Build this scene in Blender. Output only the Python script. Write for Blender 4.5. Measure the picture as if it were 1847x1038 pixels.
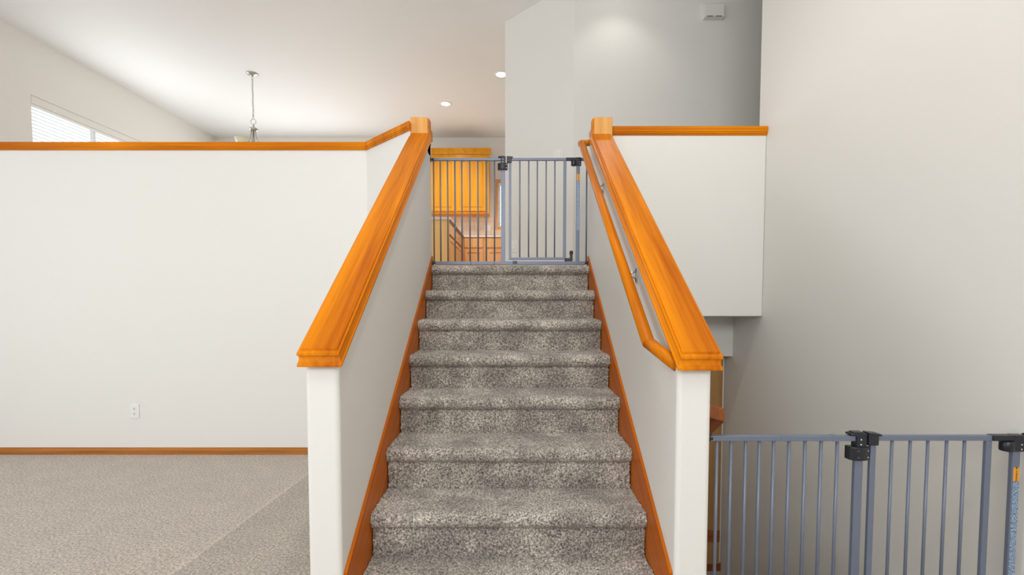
import bpy, bmesh, math, random
import numpy as np
from mathutils import Vector, Matrix

random.seed(7); rng = np.random.default_rng(7)
for o in list(bpy.data.objects): bpy.data.objects.remove(o, do_unlink=True)
SC = bpy.context.scene
COL = SC.collection

# ------------------------------------------------------------------ camera, world, daylight, exposure
cam_d = bpy.data.cameras.new('camera'); cam = bpy.data.objects.new('camera', cam_d); COL.objects.link(cam)
cam.location = (0.0134, 0.0, 1.263); cam.rotation_euler = (math.pi/2 - 0.0468, 0, 0)
cam_d.sensor_width = 36.0; cam_d.lens = 850.27/1847*36.0; cam_d.shift_y = (580.34-519.0)/1847
cam_d.clip_start = 0.02
SC.camera = cam

w = bpy.data.worlds.new('world'); SC.world = w; w.use_nodes = True
bg = w.node_tree.nodes['Background']; bg.inputs[0].default_value = (0.86, 0.93, 1.0, 1); bg.inputs[1].default_value = 1.9

def area(name, loc, rot, sx, sy, power, col):
    l = bpy.data.lights.new(name, 'AREA'); l.shape = 'RECTANGLE'; l.size = sx; l.size_y = sy; l.energy = power; l.color = col
    o = bpy.data.objects.new(name, l); COL.objects.link(o); o.location = loc; o.rotation_euler = rot
    return o
# daylight standing in the window openings of the room (behind the camera and along the left wall), plus an added fill at the back
area('daylight_entry_transom', (-0.45, -2.86, 2.75), (math.radians(90), 0, 0), 2.4, 1.25, 100, (0.97, 0.985, 1.0))
area('daylight_front_window', (-3.3, -2.86, 1.75), (math.radians(90), 0, 0), 3.2, 2.2, 10, (0.97, 0.985, 1.0))
area('daylight_living_window', (-5.56, 0.4, 1.75), (0, math.radians(-90), 0), 2.2, 3.6, 52, (0.97, 0.98, 1.0))
area('daylight_dining_window', (-5.60, 6.58, 3.05), (0, math.radians(-90), 0), 1.15, 1.75, 30, (0.93, 0.97, 1.0))
area('fill_back_wall', (-3.6, 9.08, 2.55), (math.radians(-90), 0, 0), 2.4, 1.9, 58, (0.93, 0.97, 1.0))  # added unseen fill for the upstairs; the wall has no opening here
area('daylight_kitchen_window', (0.35, 9.12, 3.08), (math.radians(-90), 0, 0), 1.1, 0.8, 5, (1.0, 0.98, 0.95))

SC.view_settings.view_transform = 'Standard'; SC.view_settings.look = 'None'
SC.view_settings.gamma = 1.0; SC.view_settings.use_curve_mapping = False
SC.view_settings.exposure = -0.17

# ------------------------------------------------------------------ constants of the place
ZC = 4.35                 # ceiling
ZU = 1.509                # upper floor
RISE, RUN = 0.1886, 0.254
YN1 = 3.419               # front of the top nosing
OVER = 0.0264
XI = 0.582                # inner faces of the stair walls
XO = 0.699                # outer faces
YF = 1.605                # front ends of the stair walls
XR = 1.85                 # right side wall
XL = -5.64                # left side wall
YLH = 3.792               # half wall of the living room
YB = 9.15                 # kitchen back wall
YH = 4.717                # hall wall
YBACK = -3.0
SL = 0.74                 # slope of the caps

# ------------------------------------------------------------------ materials
MATS = {}
def newmat(name):
    m = bpy.data.materials.new(name); m.use_nodes = True
    nt = m.node_tree; b = nt.nodes['Principled BSDF']
    MATS[name] = m
    return m, nt, b
def nd(nt, t, **kw):
    n = nt.nodes.new(t)
    for k, v in kw.items(): setattr(n, k, v)
    return n
def ramp(nt, stops):
    r = nd(nt, 'ShaderNodeValToRGB'); e = r.color_ramp.elements
    while len(e) < len(stops): e.new(0.5)
    for q, (p, c) in zip(e, stops): q.position = p; q.color = (*c, 1)
    return r
def coords(nt, scale, kind='Object'):
    tc = nd(nt, 'ShaderNodeTexCoord'); mp = nd(nt, 'ShaderNodeMapping')
    mp.inputs['Scale'].default_value = scale
    nt.links.new(tc.outputs[kind], mp.inputs[0]); return mp
def plain(name, col, rough=0.5, metal=0.0, noise=0.0, bump=0.0, nscale=60, emit=None, estr=0):
    m, nt, b = newmat(name)
    b.inputs['Roughness'].default_value = rough; b.inputs['Metallic'].default_value = metal
    b.inputs['Base Color'].default_value = (*col, 1)
    if noise or bump:
        mp = coords(nt, (1, 1, 1)); n = nd(nt, 'ShaderNodeTexNoise'); n.inputs['Scale'].default_value = nscale; n.inputs['Detail'].default_value = 3
        nt.links.new(mp.outputs[0], n.inputs[0])
        if noise:
            r = ramp(nt, [(0.3, tuple(c*(1-noise) for c in col)), (0.7, tuple(min(1, c*(1+noise)) for c in col))])
            nt.links.new(n.outputs[0], r.inputs[0]); nt.links.new(r.outputs[0], b.inputs['Base Color'])
        if bump:
            bp = nd(nt, 'ShaderNodeBump'); bp.inputs['Strength'].default_value = bump; bp.inputs['Distance'].default_value = 0.002
            nt.links.new(n.outputs[0], bp.inputs['Height']); nt.links.new(bp.outputs[0], b.inputs['Normal'])
    if emit:
        b.inputs['Emission Color'].default_value = (*emit, 1); b.inputs['Emission Strength'].default_value = estr
    return m
def wood(name, axis, dark, light, rough=0.36, fine=30.0, coat=0.0, slope=0):
    m, nt, b = newmat(name)
    sc = [fine]*3; sc[axis] = 1.1
    if slope:
        m0 = coords(nt, (1, 1, 1)); m0.inputs['Rotation'].default_value = (-math.atan(slope), 0, 0)
        mp = nd(nt, 'ShaderNodeMapping'); mp.inputs['Scale'].default_value = tuple(sc); nt.links.new(m0.outputs[0], mp.inputs[0])
    else: mp = coords(nt, tuple(sc))
    b.inputs['Specular IOR Level'].default_value = 0.13
    n = nd(nt, 'ShaderNodeTexNoise'); n.inputs['Scale'].default_value = 1.6; n.inputs['Detail'].default_value = 6; n.inputs['Roughness'].default_value = 0.62
    nt.links.new(mp.outputs[0], n.inputs[0])
    n2 = nd(nt, 'ShaderNodeTexNoise'); n2.inputs['Scale'].default_value = 0.45; n2.inputs['Detail'].default_value = 2
    nt.links.new(mp.outputs[0], n2.inputs[0])
    mx = nd(nt, 'ShaderNodeMath', operation='ADD'); mx.inputs[1].default_value = 0
    m2 = nd(nt, 'ShaderNodeMath', operation='MULTIPLY'); m2.inputs[1].default_value = 0.45
    m3 = nd(nt, 'ShaderNodeMath', operation='MULTIPLY'); m3.inputs[1].default_value = 0.55
    nt.links.new(n.outputs[0], m2.inputs[0]); nt.links.new(n2.outputs[0], m3.inputs[0])
    nt.links.new(m2.outputs[0], mx.inputs[0]); nt.links.new(m3.outputs[0], mx.inputs[1])
    r = ramp(nt, [(0.34, dark), (0.64, light)])
    nt.links.new(mx.outputs[0], r.inputs[0]); nt.links.new(r.outputs[0], b.inputs['Base Color'])
    b.inputs['Roughness'].default_value = rough; b.inputs['Coat Weight'].default_value = coat; b.inputs['Coat Roughness'].default_value = 0.18
    bp = nd(nt, 'ShaderNodeBump'); bp.inputs['Strength'].default_value = 0.06; bp.inputs['Distance'].default_value = 0.001
    nt.links.new(n.outputs[0], bp.inputs['Height']); nt.links.new(bp.outputs[0], b.inputs['Normal'])
    return m
def paint(name, col, bump=0.14, scale=85):
    m, nt, b = newmat(name)
    b.inputs['Base Color'].default_value = (*col, 1); b.inputs['Roughness'].default_value = 0.62
    b.inputs['Specular IOR Level'].default_value = 0.3
    g = nd(nt, 'ShaderNodeNewGeometry')
    n = nd(nt, 'ShaderNodeTexNoise'); n.inputs['Scale'].default_value = scale; n.inputs['Detail'].default_value = 2
    nt.links.new(g.outputs['Position'], n.inputs[0])
    bp = nd(nt, 'ShaderNodeBump'); bp.inputs['Strength'].default_value = bump; bp.inputs['Distance'].default_value = 0.003
    nt.links.new(n.outputs[0], bp.inputs['Height']); nt.links.new(bp.outputs[0], b.inputs['Normal'])
    return m

M_WALL = paint('wall_paint', (0.80, 0.782, 0.74))
M_CEIL = paint('ceiling_paint', (0.86, 0.865, 0.86), 0.2, 45)
WD, WL = (0.44, 0.100, 0.001), (0.80, 0.255, 0.002)
M_WY = wood('honey_wood_slope', 1, WD, WL, slope=0.74); M_WYL = wood('honey_wood_y', 1, WD, WL); M_WX = wood('honey_wood_x', 0, WD, WL); M_WZ = wood('honey_wood_z', 2, (0.62, 0.28, 0.07), (0.78, 0.43, 0.14))
M_WS = wood('skirt_wood', 1, (0.40, 0.085, 0.001), (0.60, 0.145, 0.002), rough=0.34, slope=0.69)
M_BASE = wood('baseboard_wood', 0, (0.30, 0.10, 0.02), (0.52, 0.21, 0.05))
M_KUP = wood('maple_cabinet', 2, (0.62, 0.24, 0.012), (0.80, 0.36, 0.02), rough=0.35, coat=0.2)
M_KLO = wood('maple_base_cabinet', 2, (0.66, 0.30, 0.09), (0.84, 0.44, 0.17), rough=0.38, coat=0.2)
M_TAN = wood('tan_door_wood', 2, (0.36, 0.19, 0.07), (0.50, 0.29, 0.12), rough=0.5)
M_PANEL = wood('pale_maple_panel', 2, (0.88, 0.50, 0.17), (0.96, 0.62, 0.25), rough=0.35)
M_WR = wood('red_brown_wood', 1, (0.22, 0.062, 0.018), (0.38, 0.125, 0.045), rough=0.4, slope=-0.70)
M_DARKW = plain('dark_gap_wood', (0.12, 0.03, 0.012), 0.5)
M_METAL = plain('gate_grey_metal', (0.165, 0.19, 0.255), 0.38, 0.2, noise=0.05, nscale=300)
M_BLACK = plain('black_plastic', (0.012, 0.014, 0.02), 0.32)
M_SILVER = plain('silver_rivet', (0.75, 0.75, 0.75), 0.25, 1.0)
M_NICKEL = plain('brushed_nickel', (0.50, 0.48, 0.44), 0.33, 0.9)
M_WHITE = plain('white_plastic', (0.84, 0.83, 0.80), 0.35)
M_SLOT = plain('dark_slot', (0.05, 0.045, 0.04), 0.6)
M_CHIME = plain('chime_plastic', (0.80, 0.80, 0.75), 0.45)
M_GLASS = plain('frosted_glass', (0.86, 0.80, 0.62), 0.3)
M_COUNTER = plain('counter_laminate', (0.78, 0.62, 0.50), 0.3, noise=0.06, nscale=120)
M_BLIND = plain('blind_white', (0.88, 0.87, 0.84), 0.5)
def blind_mat():
    m, nt, b = newmat('blind_slat_translucent'); tr = nd(nt, 'ShaderNodeBsdfTranslucent'); tr.inputs[0].default_value = (0.95, 0.95, 0.93, 1)
    mx = nd(nt, 'ShaderNodeMixShader'); mx.inputs[0].default_value = 0.6; b.inputs['Base Color'].default_value = (0.92, 0.92, 0.90, 1)
    nt.links.new(b.outputs[0], mx.inputs[1]); nt.links.new(tr.outputs[0], mx.inputs[2]); nt.links.new(mx.outputs[0], nt.nodes['Material Output'].inputs[0])
    return m
M_SLAT = blind_mat()
M_LAMP = plain('lamp_lens', (1, 1, 1), 0.5, emit=(1.0, 0.95, 0.86), estr=12)
M_ORANGE = plain('orange_label', (0.85, 0.36, 0.03), 0.45)
M_INK = plain('black_ink', (0.01, 0.01, 0.01), 0.5)

def carpet_mat(name, c0, c1, c2, scale, patch, nap=False):
    m, nt, b = newmat(name)
    g = nd(nt, 'ShaderNodeNewGeometry')
    n = nd(nt, 'ShaderNodeTexNoise'); n.inputs['Scale'].default_value = scale; n.inputs['Detail'].default_value = 3; n.inputs['Roughness'].default_value = 0.75
    nt.links.new(g.outputs['Position'], n.inputs[0])
    r = ramp(nt, [(0.36, c0), (0.5, c1), (0.66, c2)]); nt.links.new(n.outputs[0], r.inputs[0])
    # soft brushed patches where the pile leans another way
    n2 = nd(nt, 'ShaderNodeTexNoise'); n2.inputs['Scale'].default_value = 7.0; n2.inputs['Detail'].default_value = 3
    nt.links.new(g.outputs['Position'], n2.inputs[0])
    r2 = ramp(nt, [(0.38, (1-patch,)*3), (0.66, (1+patch*0.5,)*3)]); nt.links.new(n2.outputs[0], r2.inputs[0])
    mx = nd(nt, 'ShaderNodeMix', data_type='RGBA', blend_type='MULTIPLY'); mx.inputs[0].default_value = 1
    nt.links.new(r.outputs[0], mx.inputs[6]); nt.links.new(r2.outputs[0], mx.inputs[7])
    out = mx.outputs[2]
    if nap:   # a vacuum stroke: the pile lies the other way to the right of a straight line
        sp = nd(nt, 'ShaderNodeSeparateXYZ'); nt.links.new(g.outputs['Position'], sp.inputs[0])
        a = nd(nt, 'ShaderNodeMath', operation='MULTIPLY_ADD'); a.inputs[1].default_value = -0.0703; a.inputs[2].default_value = 1.694
        nt.links.new(sp.outputs[1], a.inputs[0])
        s = nd(nt, 'ShaderNodeMath', operation='ADD'); nt.links.new(sp.outputs[0], s.inputs[0]); nt.links.new(a.outputs[0], s.inputs[1])
        k = nd(nt, 'ShaderNodeMapRange'); k.inputs[1].default_value = -0.25; k.inputs[2].default_value = 0.25
        nt.links.new(s.outputs[0], k.inputs[0])
        r3 = ramp(nt, [(0.0, (1.0, 1.0, 1.0)), (0.435, (1.0, 1.0, 1.0)), (0.47, (1.12, 1.12, 1.12)), (0.495, (1.12, 1.12, 1.12)), (0.515, (0.84, 0.84, 0.83)), (1.0, (0.88, 0.88, 0.87))])
        nt.links.new(k.outputs[0], r3.inputs[0])
        m4 = nd(nt, 'ShaderNodeMix', data_type='RGBA', blend_type='MULTIPLY'); m4.inputs[0].default_value = 1
        nt.links.new(out, m4.inputs[6]); nt.links.new(r3.outputs[0], m4.inputs[7]); out = m4.outputs[2]
    nt.links.new(out, b.inputs['Base Color'])
    b.inputs['Roughness'].default_value = 0.95; b.inputs['Specular IOR Level'].default_value = 0.1
    b.inputs['Sheen Weight'].default_value = 0.25; b.inputs['Sheen Roughness'].default_value = 0.6
    bp = nd(nt, 'ShaderNodeBump'); bp.inputs['Strength'].default_value = 0.9; bp.inputs['Distance'].default_value = 0.006
    nt.links.new(n.outputs[0], bp.inputs['Height']); nt.links.new(bp.outputs[0], b.inputs['Normal'])
    return m
M_CARPET = carpet_mat('stair_carpet', (0.085, 0.07, 0.057), (0.41, 0.36, 0.308), (0.88, 0.82, 0.74), 130, 0.30)
M_CARPETF = carpet_mat('room_carpet', (0.25, 0.205, 0.16), (0.47, 0.405, 0.335), (0.72, 0.64, 0.55), 85, 0.06, nap=True)

def tile_mat():
    m, nt, b = newmat('backsplash_tile')
    mp = coords(nt, (1, 1, 1)); mp.inputs['Rotation'].default_value = (math.radians(90), 0, 0)
    br = nd(nt, 'ShaderNodeTexBrick'); br.offset = 0.0; br.inputs['Scale'].default_value = 1.0
    br.inputs['Brick Width'].default_value = 0.105; br.inputs['Row Height'].default_value = 0.105; br.inputs['Mortar Size'].default_value = 0.004
    br.inputs['Color1'].default_value = (0.78, 0.60, 0.42, 1); br.inputs['Color2'].default_value = (0.82, 0.65, 0.47, 1); br.inputs['Mortar'].default_value = (0.60, 0.44, 0.30, 1)
    nt.links.new(mp.outputs[0], br.inputs[0]); nt.links.new(br.outputs[0], b.inputs['Base Color']); b.inputs['Roughness'].default_value = 0.3
    return m
M_TILE = tile_mat()
def print_mat():
    m, nt, b = newmat('label_fine_print')
    mp = coords(nt, (1100, 1, 260)); n = nd(nt, 'ShaderNodeTexNoise'); n.inputs['Scale'].default_value = 0.6; n.inputs['Detail'].default_value = 2
    nt.links.new(mp.outputs[0], n.inputs[0])
    r = ramp(nt, [(0.44, (0.03, 0.05, 0.09)), (0.52, (0.30, 0.42, 0.60)), (0.62, (0.55, 0.68, 0.85))]); nt.links.new(n.outputs[0], r.inputs[0])
    nt.links.new(r.outputs[0], b.inputs['Base Color']); b.inputs['Roughness'].default_value = 0.4
    return m
M_PRINT = print_mat()
def pane_mat():
    m, nt, b = newmat('window_glass')
    b.inputs['Base Color'].default_value = (1, 1, 1, 1); b.inputs['Roughness'].default_value = 0.0
    b.inputs['Transmission Weight'].default_value = 1.0; b.inputs['IOR'].default_value = 1.02
    return m
M_PANE = pane_mat()

# ------------------------------------------------------------------ mesh helpers
WLOC = {}
def link(name, me, mats, parent, origin, smooth=False):
    o = bpy.data.objects.new(name, me); COL.objects.link(o)
    for m in (mats if isinstance(mats, (list, tuple)) else [mats]):
        if len(me.materials) < (len(mats) if isinstance(mats, (list, tuple)) else 1): me.materials.append(m)
    WLOC[o] = Vector(origin)
    if parent is not None:
        o.parent = parent; o.location = Vector(origin) - WLOC[parent]
    else: o.location = origin
    if smooth:
        for p in me.polygons: p.use_smooth = True
    return o
def mk(name, V, F, mat, parent=None, smooth=False, origin=None):
    V = [Vector(v) for v in V]
    if origin is None:
        lo = [min(v[i] for v in V) for i in range(3)]; hi = [max(v[i] for v in V) for i in range(3)]
        origin = Vector(((lo[0]+hi[0])/2, (lo[1]+hi[1])/2, lo[2]))
    me = bpy.data.meshes.new(name); me.from_pydata([v-Vector(origin) for v in V], [], F)
    bm = bmesh.new(); bm.from_mesh(me); bmesh.ops.recalc_face_normals(bm, faces=bm.faces); bm.to_mesh(me); bm.free()
    me.update()
    return link(name, me, mat, parent, origin, smooth)
def tag(o, label=None, cat=None, group=None, kind=None):
    if label: o['label'] = label
    if cat: o['category'] = cat
    if group: o['group'] = group
    if kind: o['kind'] = kind
    return o
def thing(name, loc, label, cat, group=None):
    o = bpy.data.objects.new(name, None); COL.objects.link(o); o.location = loc; o.empty_display_size = 0.05
    WLOC[o] = Vector(loc)
    return tag(o, label, cat, group)
def structure(o, label=None, cat=None):
    o['kind'] = 'structure'
    if label: o['label'] = label
    if cat: o['category'] = cat
    return o
class G:
    """gathers shapes of ONE part"""
    def __init__(s): s.V = []; s.F = []
    def add(s, V, F):
        n = len(s.V); s.V += [tuple(v) for v in V]; s.F += [tuple(i+n for i in f) for f in F]; return s
    def box(s, x0, x1, y0, y1, z0, z1, b=0.0):
        if b <= 0:
            V = [(x, y, z) for z in (z0, z1) for y in (y0, y1) for x in (x0, x1)]
            return s.add(V, [(0,2,3,1),(4,5,7,6),(0,1,5,4),(2,6,7,3),(0,4,6,2),(1,3,7,5)])
        bm = bmesh.new(); bmesh.ops.create_cube(bm, size=1.0)
        for v in bm.verts: v.co = Vector(((x0+x1)/2+v.co.x*(x1-x0), (y0+y1)/2+v.co.y*(y1-y0), (z0+z1)/2+v.co.z*(z1-z0)))
        bmesh.ops.bevel(bm, geom=bm.edges[:], offset=b, segments=2, profile=0.5, affect='EDGES')
        bm.verts.index_update(); s.add([v.co[:] for v in bm.verts], [[v.index for v in f.verts] for f in bm.faces]); bm.free(); return s
    def prism(s, poly, axis, a, b):
        """poly: 2D list in the two other axes (in x,y,z order), pushed along axis from a to b"""
        def p3(q, t):
            return {0: (t, q[0], q[1]), 1: (q[0], t, q[1]), 2: (q[0], q[1], t)}[axis]
        n = len(poly); V = [p3(q, a) for q in poly]+[p3(q, b) for q in poly]
        F = [tuple(range(n)), tuple(range(2*n-1, n-1, -1))]+[(i, (i+1) % n, n+(i+1) % n, n+i) for i in range(n)]
        return s.add(V, F)
    def tube(s, pts, r, n=10, up=None):
        pts = [Vector(p) for p in pts]; V = []; F = []
        rr = r if isinstance(r, (list, tuple)) else [r]*len(pts)
        prev = None
        for i, p in enumerate(pts):
            t = ((pts[min(i+1, len(pts)-1)]-p).normalized()+(p-pts[max(i-1, 0)]).normalized())
            t = t.normalized()
            ref = Vector((0, 0, 1)) if abs(t.z) < 0.95 else Vector((1, 0, 0))
            u = t.cross(ref).normalized() if prev is None else (prev-t*prev.dot(t)).normalized()
            prev = u; v = t.cross(u)
            k = 1.0
            if 0 < i < len(pts)-1:
                c = (p-pts[i-1]).normalized().dot((pts[i+1]-p).normalized()); k = 1.0
            for j in range(n):
                a = 2*math.pi*j/n; V.append(p+(u*math.cos(a)+v*math.sin(a))*rr[i]*k)
        for i in range(len(pts)-1):
            for j in range(n): F.append((i*n+j, i*n+(j+1) % n, (i+1)*n+(j+1) % n, (i+1)*n+j))
        F += [tuple(range(n-1, -1, -1)), tuple(range((len(pts)-1)*n, len(pts)*n))]
        return s.add(V, F)
    def lathe(s, prof, c, n=24, cap=True):
        V = []; F = []
        for r, z in prof:
            for j in range(n):
                a = 2*math.pi*j/n; V.append((c[0]+r*math.cos(a), c[1]+r*math.sin(a), c[2]+z))
        for i in range(len(prof)-1):
            for j in range(n): F.append((i*n+j, i*n+(j+1) % n, (i+1)*n+(j+1) % n, (i+1)*n+j))
        if cap: F += [tuple(range(n)), tuple(range((len(prof)-1)*n, len(prof)*n))]
        return s.add(V, F)
    def torus(s, c, R, r, ax=(0, 1, 0), n=20, m=8, sq=1.0):
        ax = Vector(ax).normalized(); ref = Vector((0, 0, 1)) if abs(ax.z) < 0.9 else Vector((1, 0, 0))
        u = ax.cross(ref).normalized(); v = Vector(ax.cross(u)); V = []; F = []
        for i in range(n):
            a = 2*math.pi*i/n; d = u*math.cos(a)*sq+v*math.sin(a); dn = (u*math.cos(a)+v*math.sin(a)).normalized()
            for j in range(m):
                b = 2*math.pi*j/m; V.append(Vector(c)+d*R+(dn*math.cos(b)+ax*math.sin(b))*r)
        for i in range(n):
            for j in range(m): F.append((i*m+j, i*m+(j+1) % m, ((i+1) % n)*m+(j+1) % m, ((i+1) % n)*m+j))
        return s.add(V, F)
    def out(s, name, mat, parent=None, smooth=False, origin=None):
        return mk(name, s.V, s.F, mat, parent, smooth, origin)
def bevel_mod(o, wd, seg=2, ang=35):
    m = o.modifiers.new('bevel', 'BEVEL'); m.width = wd; m.segments = seg; m.limit_method = 'ANGLE'; m.angle_limit = math.radians(ang); return o

# ------------------------------------------------------------------ the room shell
YD = 1.95   # where the stairs down begin, right of the stair wall
structure(G().box(XL, XO-0.02, YBACK, YLH+0.1, -0.12, 0.0).out('floor', M_CARPETF), 'beige carpeted living room floor with a straight vacuum stroke', 'floor')
structure(G().box(XO-0.02, XR, YBACK, YD, -0.12, 0.0).out('floor_entry', M_CARPETF), 'beige carpet behind the lower safety gate at the head of the stairs down', 'floor')
structure(G().prism([(XL, YLH+0.11), (-1.18, YLH+0.11), (-0.70, YN1+0.16), (XR, YN1+0.16), (4.6, YN1+0.16), (4.6, YB), (XL, YB)], 2, ZU-0.30, ZU-0.002).out('floor_upper', M_CARPETF), 'upper floor beyond the top of the stairs', 'floor')
structure(G().box(XO, XR, 3.2, 4.06, -1.25, -1.13).out('floor_lower', M_CARPETF), 'carpet at the foot of the stairs down', 'floor')
structure(G().box(XL-0.2, 4.7, YBACK-0.2, YB+0.2, ZC, ZC+0.15).out('ceiling', M_CEIL), 'flat white ceiling over the whole space', 'ceiling')

def wall_with_hole(name, axis, p0, p1, u0, u1, z0, z1, holes):
    """wall slab thick p0..p1 on axis (0: x-wall, 1: y-wall), along u, with rectangular holes (u0,u1,z0,z1)"""
    g = G()
    def bx(a, b, c, d):
        if b-a < 1e-4 or d-c < 1e-4: return
        if axis == 0: g.box(p0, p1, a, b, c, d)
        else: g.box(a, b, p0, p1, c, d)
    cur = u0
    for (a, b, c, d) in sorted(holes):
        bx(cur, a, z0, z1); bx(a, b, z0, c); bx(a, b, d, z1); cur = b
    bx(cur, u1, z0, z1)
    return structure(g.out(name, M_WALL))
W1 = (5.655, 7.50, 2.45, 3.668)        # dining window in the left wall
tag(wall_with_hole('wall_left', 0, XL-0.14, XL, YBACK, YB, -0.12, ZC, [(-1.4, 2.2, 0.6, 2.9), W1]), 'cream side wall on the far left with a window', 'wall')
W2 = (-0.255, 0.95, 2.655, 3.50)       # kitchen window
tag(wall_with_hole('wall_back', 1, YB, YB+0.14, XL, 3.0, ZU-0.3, ZC, [W2]), 'cream kitchen wall at the far end', 'wall')
tag(wall_with_hole('wall_front', 1, YBACK-0.14, YBACK, XL, XR, -0.12, ZC, [(-4.9, -1.7, 0.65, 2.85), (-1.7+0.001, 1.3, 2.1, 3.4)]), 'cream wall behind the viewer', 'wall')
structure(G().prism([(YBACK, -1.25), (4.06, -1.25), (4.06, 1.38), (3.562, 1.38), (3.562, ZC), (YBACK, ZC)], 0, XR, XR+0.115).out('wall_right', M_WALL), 'tall cream side wall to the right of the stairs', 'wall')
structure(G().prism([(-0.064, 5.40), (0.62, YH), (4.6, YH), (4.6, YH+0.12), (0.67, YH+0.12), (0.02, 5.487)], 2, ZU-0.3, ZC).out('wall_hall', M_WALL), 'greige hall wall with an angled corner behind the upper gate', 'wall')
structure(G().box(4.6, 4.72, 3.45, YH+0.12, ZU-0.3, ZC).out('wall_hall_end', M_WALL), 'end wall of the hall', 'wall')
structure(G().box(XR+0.115, 4.72, 3.447, 3.562, ZU-0.3, ZC).out('wall_hall_near', M_WALL), 'near side wall of the hall', 'wall')
structure(G().box(3.0, 3.12, YH+0.12, YB, ZU-0.3, ZC).out('wall_kitchen', M_WALL), 'right wall of the kitchen', 'wall')

# half wall of the living room with its 45 degree turn (one drywall body)
xc, yc = -1.139, YLH
g = G().prism([(XL, YLH), (xc, yc), (-0.70, yc-0.439), (-0.70+0.02, yc-0.439+0.16), (xc+0.048, yc+0.115), (XL, YLH+0.115)], 2, -0.12, 2.447)
structure(bevel_mod(g.out('wall_half_left', M_WALL), 0.006), 'low cream half wall with a wood cap beside the carpeted living room', 'wall')
# stair walls: sloping tops
def stair_wall(name, x0, x1, zb, ztop, label):
    poly = [(YF, zb), (3.535, zb), (3.535, 2.45), (3.40, 2.45), (3.36, ztop+SL*(3.36-YF)), (YF, ztop)]
    o = G().prism(poly, 0, x0, x1).out(name, M_WALL); bevel_mod(o, 0.016, 4)
    return structure(o, label, 'wall')
stair_wall('wall_stair_left', -0.697, -XI, -0.1, 1.040+SL*0.035, 'cream stair wall with a sloping top, left of the carpeted stairs')
stair_wall('wall_stair_right', XI, 0.699, -1.2, 1.030+SL*0.045, 'cream stair wall with a sloping top, right of the carpeted stairs')
structure(G().box(XI, 0.699, 3.535, 4.06, -1.2, ZU-0.01).out('wall_stairwell', M_WALL), 'wall under the hall beside the stairs down', 'wall')
# boxed hall floor and half wall over the stairs down
o = G().prism([(3.457, 1.139), (3.905, 1.139), (3.905, 1.40), (3.572, 1.40), (3.572, 2.447), (3.457, 2.447)], 0, 0.700, XR-0.001).out('wall_half_right', M_WALL)
structure(bevel_mod(o, 0.006), 'white boxed half wall of the upper hall hanging over the stairs down', 'wall')
structure(G().box(0.700, XR-0.001, 3.905, 4.06, 0.79, 1.50).out('wall_soffit', M_WALL), 'small lower soffit tucked under the boxed half wall', 'soffit')
structure(G().box(XI, XR+0.115, 4.06, 4.18, -1.25, 1.50).out('wall_lower', M_WALL), 'shadowed warm wall at the foot of the stairs down', 'wall')
d1 = structure(thing('door_1', (1.27, 4.05, -1.13), 'tan wood door in shadow at the foot of the stairs down', 'door'))
G().box(XO+0.05, XR-0.02, 4.035, 4.06, -1.06, 0.78).out('slab', M_TAN, d1)
for za, zb in ((-0.74, 0.05), (0.15, 0.68)): G().box(XR-0.5, XR-0.12, 4.028, 4.036, za, zb, 0.003).out('panel', M_TAN, d1)
G().box(XO+0.05, XR-0.02, 4.031, 4.036, -0.86, -0.755).out('panel_rail', M_WR, d1)
structure(G().box(XO, XR, 4.045, 4.06, -1.13, -1.06).out('baseboard_lower', M_WR), 'dark wood baseboard at the foot of the stairs down', 'baseboard')

# baseboards of the living room
g = G(); pr = [(YLH, 0), (YLH-0.013, 0), (YLH-0.013, 0.034), (YLH-0.010, 0.042), (YLH-0.007, 0.046), (YLH-0.005, 0.056), (YLH, 0.057)]
g.prism(pr, 0, XL, xc)
structure(g.out('baseboard_left', M_BASE), 'narrow honey wood baseboard along the living room half wall', 'baseboard')
n45 = Vector((-1, -1, 0)).normalized()*0.013
structure(G().prism([(xc, yc), (xc+n45.x, yc+n45.y), (-0.70+n45.x, yc-0.439+n45.y), (-0.70, yc-0.439)], 2, 0, 0.057).out('baseboard_angle', M_BASE), 'honey wood baseboard on the angled wall', 'baseboard')
structure(G().box(-0.711, -0.698, YF+0.01, 3.34, 0, 0.057).out('baseboard_stair', M_BASE), 'honey wood baseboard along the outside of the stair wall', 'baseboard')

# ------------------------------------------------------------------ stairs
stairs = thing('staircase', (0, 2.4, 0), 'straight flight of stairs in grey-brown plush carpet between two cream walls', 'stairs')
def step_profile(i):
    Yi = YN1-(i-1)*RUN; h = ZU-(i-1)*RISE
    pts = [(Yi+OVER, h-RISE-0.004), (Yi+OVER, h-0.080), (Yi+OVER+0.009, h-0.066), (Yi+OVER+0.004, h-0.0625)]
    r = 0.0285; cy, cz = Yi+r, h-r
    pts.append((Yi+0.020, h-0.0615))
    for k in range(0, 13):
        a = math.radians(215-k*125/12); pts.append((cy+math.cos(a)*r, cz-0.004*(1-k/12)+math.sin(a)*r*(1.0)))
    back = RUN+OVER+0.012 if i > 1 else 0.20
    pts.append((Yi+back, h))
    return pts
def resample(pts, d):
    P = np.array(pts); seg = np.linalg.norm(np.diff(P, axis=0), axis=1); L = np.concatenate([[0], np.cumsum(seg)])
    n = int(L[-1]/d)+1; t = np.linspace(0, L[-1], n)
    return np.stack([np.interp(t, L, P[:, 0]), np.interp(t, L, P[:, 1])], 1)
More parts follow.
